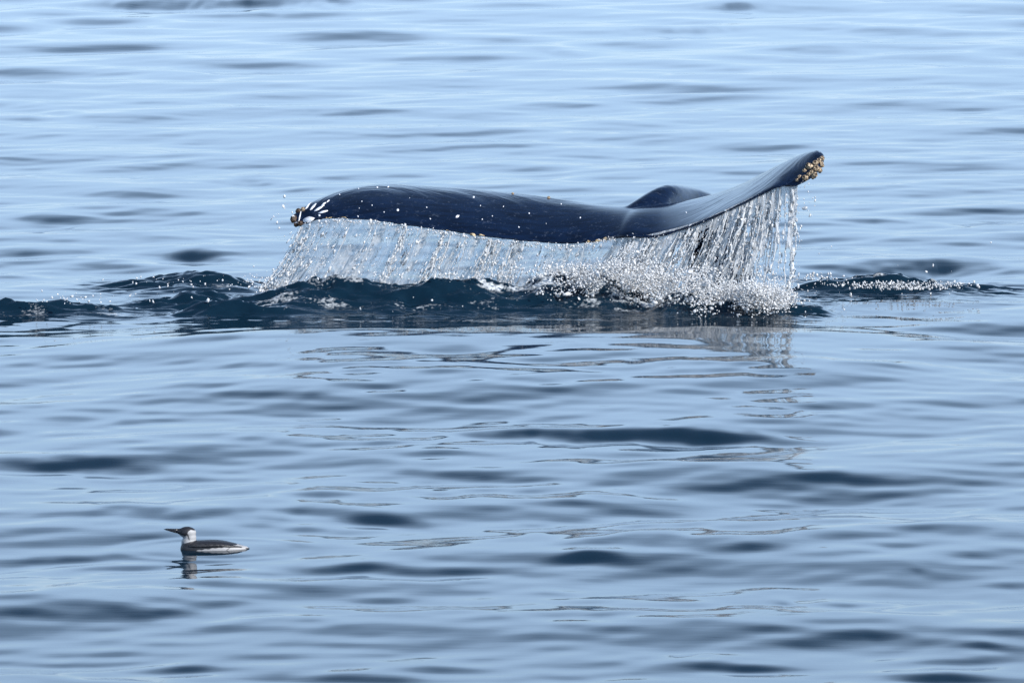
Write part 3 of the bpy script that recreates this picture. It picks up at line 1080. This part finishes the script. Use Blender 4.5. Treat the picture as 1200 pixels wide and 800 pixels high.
# the white splash under the right fluke
Cs, Rs, Ss, Ds = [list(q) for q in bead_r]
clumps = []
PATH = [(640,328,12,37.0),(690,333,15,36.95),(740,334,22,36.9),(790,344,24,36.65),(830,352,20,36.5),(860,352,20,36.5),(900,355,16,36.5),(945,356,9,36.6)]
for i in range(215):
    px = RNG.uniform(645, 925) if i % 3 == 0 else RNG.choice([690, 728, 745, 770, 860, 880, 898, 908]) + RNG.normal(0, 9)
    c = interp_path(PATH, px)
    if 778 < px < 850 and RNG.random() < 0.75: c = c - np.array([0, 14, 0, 0])
    clumps.append((px, c[1] + RNG.normal(-3, c[2] * 0.55), c[3] + RNG.uniform(-0.2, 0.45), RNG.uniform(0.010, 0.06)))
for (px, py, Y_, s_) in clumps:
    c = at(px, py, Y_)
    zw = sea_z(c.x, c.y)
    c.z = max(c.z, zw + 0.01)
    coarse = RNG.uniform(0.55, 1.35)
    for q in range(int(115 * s_ / 0.05)):
        d = RNG.normal(0, 1, 3) * np.array([s_ * 1.3, s_, s_ * 0.8])
        P = np.array(c) + d
        if P[2] < zw: P[2] = zw + abs(RNG.normal(0, 0.006))
        Cs.append(P)
        Rs.append((abs(RNG.normal(0.0016, 0.0026)) + 0.0012) * coarse)
        Ss.append(RNG.uniform(1, 1.8))
        Ds.append(RNG.normal(0, 1, 3) + np.array([0, 0, 1.0]))
for i in range(26):                                             # little crowns thrown up where the ropes land
    px = RNG.uniform(650, 935)
    c = interp_path(PATH, px)
    o_ = np.array(at(px, c[1], c[3] + 0.15))
    o_[2] = max(o_[2] - 0.05, sea_z(o_[0], o_[1]))
    for j in range(9):
        dr = np.array([RNG.normal(0, .5), RNG.normal(0, .3), 1.0]) * RNG.uniform(0.05, 0.18)
        for t in np.linspace(0.1, 1, 9):
            Cs.append(o_ + dr * t + np.array([0, 0, -0.05 * t * t]) + RNG.normal(0, .004, 3))
            Rs.append(0.006 * (1.25 - t) * RNG.uniform(.5, 1.2) + 0.001)
            Ss.append(2.0)
            Ds.append(dr)
for i in range(3800):                                           # spray and mist between the streams
    px = RNG.uniform(725, 945) if i % 3 else groups_px[int(RNG.integers(len(groups_px)))] + RNG.normal(0, 4)
    p = edge_point(min(px, 935))
    ln = lean_at(px)
    v = RNG.random() ** 0.75
    Cs.append((p.x + ln * p.z * v + RNG.normal(0, .025), p.y + RNG.normal(0.05, .09), p.z * (1 - v)))
    Rs.append(abs(RNG.normal(0.0014, 0.0018)) + 0.0009)
    Ss.append(RNG.uniform(1, 3.0))
    Ds.append((ln, 0, -1))
for (px, py, Y_, s_) in clumps:                                 # soft aerated cores inside the thickest froth
    if s_ > 0.03:
        c = at(px, py, Y_)
        for q in range(3):
            P = np.array(c) + RNG.normal(0, .6, 3) * np.array([s_, s_, s_ * .35])
            P[2] = max(sea_z(P[0], P[1]) + 0.004, P[2] - 0.02)
            Cs.append(P)
            Rs.append(s_ * RNG.uniform(.12, .30))
            Ss.append(RNG.uniform(1, 1.6))
            Ds.append((1.0, RNG.normal(0, .4), RNG.normal(0, .3)))
drop_object('splash', 'white foaming splash where water from the right fluke hits the sea', 'splash', Cs, Rs, Ss, Ds)

# loose drops in the air at both tips, over the ridge, and froth beads on the right ridge
Cs, Rs, Ss, Ds = [], [], [], []
for (cx, cy, sx_, sy_, n_, Y_) in [(330,255,14,22,26,37.85),(945,235,12,22,34,37.0),(970,340,120,10,70,37.7),(1040,333,60,3,260,37.62),(1065,337,40,2,200,37.55),(1110,333,30,3,80,37.6),(960,326,20,5,60,37.6),
                                   (300,330,25,8,60,37.3),(200,330,70,8,40,37.5),(110,350,80,5,60,36.6),(560,324,200,4,200,37.0),(650,318,40,7,200,37.05),(560,350,220,16,12,36.5),(890,368,70,6,40,36.3),(1060,300,90,15,10,37.6)]:
    for i in range(n_):
        p = at(RNG.normal(cx, sx_ * .6), RNG.normal(cy, sy_ * .6), Y_ + RNG.normal(0, .05))
        zw = sea_z(p.x, p.y)
        if p.z < zw: p.z = zw + 0.002
        Cs.append(p[:])
        Rs.append(abs(RNG.normal(0.0022, 0.0028)) + 0.0012)
        Ss.append(RNG.uniform(1, 1.8))
        Ds.append((RNG.normal(0, .4), 0, -1))
drop_object('water_droplets', 'loose white drops flying beside both fluke tips and over the dark ridges', 'droplets', Cs, Rs, Ss, Ds)

# ------------------------------------------------------------------ the bird
PXM = math.hypot(by, H_CAM) / F_PX


def bl(px, py, dpt=0.0):
    return np.array(((px - 252) * PXM, dpt * PXM, (643.2 - py) * PXM))


def ell(px, py, rx, rz, ry, tilt=0.0):
    v, f = ICO3
    P = v * np.array([rx, ry, rz]) * PXM
    ca, sa = math.cos(tilt), math.sin(tilt)
    P = np.stack([P[:, 0] * ca - P[:, 2] * sa, P[:, 1], P[:, 0] * sa + P[:, 2] * ca], 1)
    return P + bl(px, py), f


ICO3 = ico(3)
stn = [(211.5,640,646,3),(214,635.5,648,8),(220,633,651,11.5),(232,632.2,653,13.5),(250,632.0,653,14),(264,633.2,651,13),(275,635.6,648.5,10),(283,637.8,646,6.5),(288,638.8,644.4,4.2),(291.5,640.5,643.2,1.8)]
sm = catmull(stn, 40)
loops = []
for (px, t_, b_, w_) in sm:
    c_, r_ = (t_ + b_) / 2, max((b_ - t_) / 2, 0.5)
    lp = []
    for a_ in np.linspace(0, 2 * math.pi, 24, endpoint=False):
        lp.append(bl(px, c_ - r_ * math.copysign(abs(math.sin(a_)) ** 0.85, math.sin(a_)), max(w_, 0.6) * math.copysign(abs(math.cos(a_)) ** 0.85, math.cos(a_))))
    loops.append(lp)
pieces = [loft(loops), ell(219.8, 622.4, 10.4, 6.9, 7.6, -0.05), ell(222.5, 628.5, 7.8, 7.0, 7.2), ell(221.5, 634.5, 9.0, 8.0, 8.5), ell(211.5, 621.2, 5.5, 3.4, 4.0, -0.05)]
bird = bpy.data.objects.new('seabird', None)
bird.location = (bx, by, -0.004)
bird.rotation_euler = (0, 0, 0)
C.objects.link(bird)
tag(bird, 'small black and white diving seabird floating on the water, dark bill pointing left', 'bird')
bme = fuse('body', pieces, 0.0045, 5, M_PLUM)
co = np.zeros(len(bme.vertices) * 3, dtype=np.float32)
bme.vertices.foreach_get('co', co)
co = co.reshape(-1, 3)
qx, qy = co[:, 0] / PXM + 252, 643.2 - co[:, 2] / PXM
# plumage: black cap, white nape and throat (its front shaded in the colour), black collar and back, white flank and rump
line_cap = np.interp(qx, [200, 208, 210, 214, 219, 221, 224, 231], [626.0, 626.0, 623.6, 624.8, 625.4, 620.3, 618.4, 620.4])
white = sstep(-0.5, 0.7, qy - line_cap)
strip = np.exp(-(((qx - (220.6 + (qy - 624) * 0.28)) / 1.3) ** 2)) * sstep(621, 624, qy) * sstep(632, 630, qy)
white *= 1 - 0.8 * strip
white *= 1 - 0.38 * sstep(222, 217, qx)  # shade on the throat front, painted as greyer feathers
collar = np.interp(qx, [210, 213, 217, 224, 231], [637.5, 636.5, 634.5, 632.0, 631.3])
white *= sstep(0.7, -0.6, qy - collar)
flank = np.interp(qx, [216, 222, 232, 240, 252, 262, 270, 280, 292], [645, 642.9, 641.6, 640.1, 639.0, 637.9, 636.5, 635.8, 637.0])
flank = flank + 0.35 * np.sin(qx * 0.8) + 0.25 * np.sin(qx * 0.37)
fl = sstep(-0.5, 0.8, qy - flank) * sstep(213, 222, qx)
dline = np.exp(-(((qx - (267 + (641 - qy) * 1.25)) / 1.1) ** 2)) * sstep(262, 266, qx)
fl *= 1 - 0.8 * dline
white = np.maximum(white, fl)
att = bme.attributes.new('plumage', 'FLOAT', 'POINT')
att.data.foreach_set('value', np.ascontiguousarray(0.1 + 0.8 * white, dtype=np.float32))
bb = bpy.data.objects.new('body', bme)
C.objects.link(bb)
bb.parent = bird
# bill: two mandibles
def bill(name, pts):
    lps = []
    for (px, py, rz_, ry_) in pts:
        lps.append([bl(px, py - rz_ * math.sin(a_), ry_ * math.cos(a_)) for a_ in np.linspace(0, 2 * math.pi, 12, endpoint=False)])
    v, f = loft(lps)
    mesh_obj(name, v, f, M_BEAK, bird)


bill('upper_bill', [(209, 620.2, 2.3, 2.2), (205, 619.9, 1.8, 1.6), (200, 619.2, 1.25, 1.1), (195.5, 618.7, .8, .7), (192.2, 618.9, .25, .2)])
bill('lower_bill', [(209, 622.2, 1.6, 2.0), (205, 621.6, 1.3, 1.5), (200, 620.7, .9, 1.0), (196.5, 619.9, .5, .55), (194, 619.5, .2, .2)])
for s_ in (-1, 1):
    v, f = ico(2)
    c_ = bl(213.6, 620.6, s_ * 4.9)
    mesh_obj('eye', [tuple(q * 1.05 * PXM + c_) for q in v], [tuple(q) for q in f], M_EYE, bird)
    # folded wing lying along the back and flank
    wl = []
    for (px, top_, bot_, dd) in catmull([(222, 636, 637.6, 11.6), (230, 634.2, 638.0, 13.3), (245, 633.4, 637.2, 14.2), (258, 633.8, 636.8, 13.7), (270, 635.6, 638.2, 11.4), (279, 637.4, 638.8, 8.0), (284, 638.6, 639.2, 6.0)], 18):
        c0, rz_ = (top_ + bot_) / 2, (bot_ - top_) / 2
        wl.append([bl(px, c0 - rz_ * math.sin(a_), s_ * (dd - 1.0 + 1.3 * math.cos(a_) - 0.5 * math.sin(a_) * rz_)) for a_ in np.linspace(0, 2 * math.pi, 12, endpoint=False)])
    v, f = loft(wl)
    mesh_obj('wing', v, f, M_WING, bird)
tl = [[bl(px, c0 - rz_ * math.sin(a_), ry_ * math.cos(a_)) for a_ in np.linspace(0, 2 * math.pi, 10, endpoint=False)] for (px, c0, rz_, ry_) in [(284, 640.8, 1.4, 4.5), (288, 640.9, 1.0, 4.2), (292.2, 641.4, .5, 3.0)]]
v, f = loft(tl)
mesh_obj('tail', v, f, M_WING, bird)
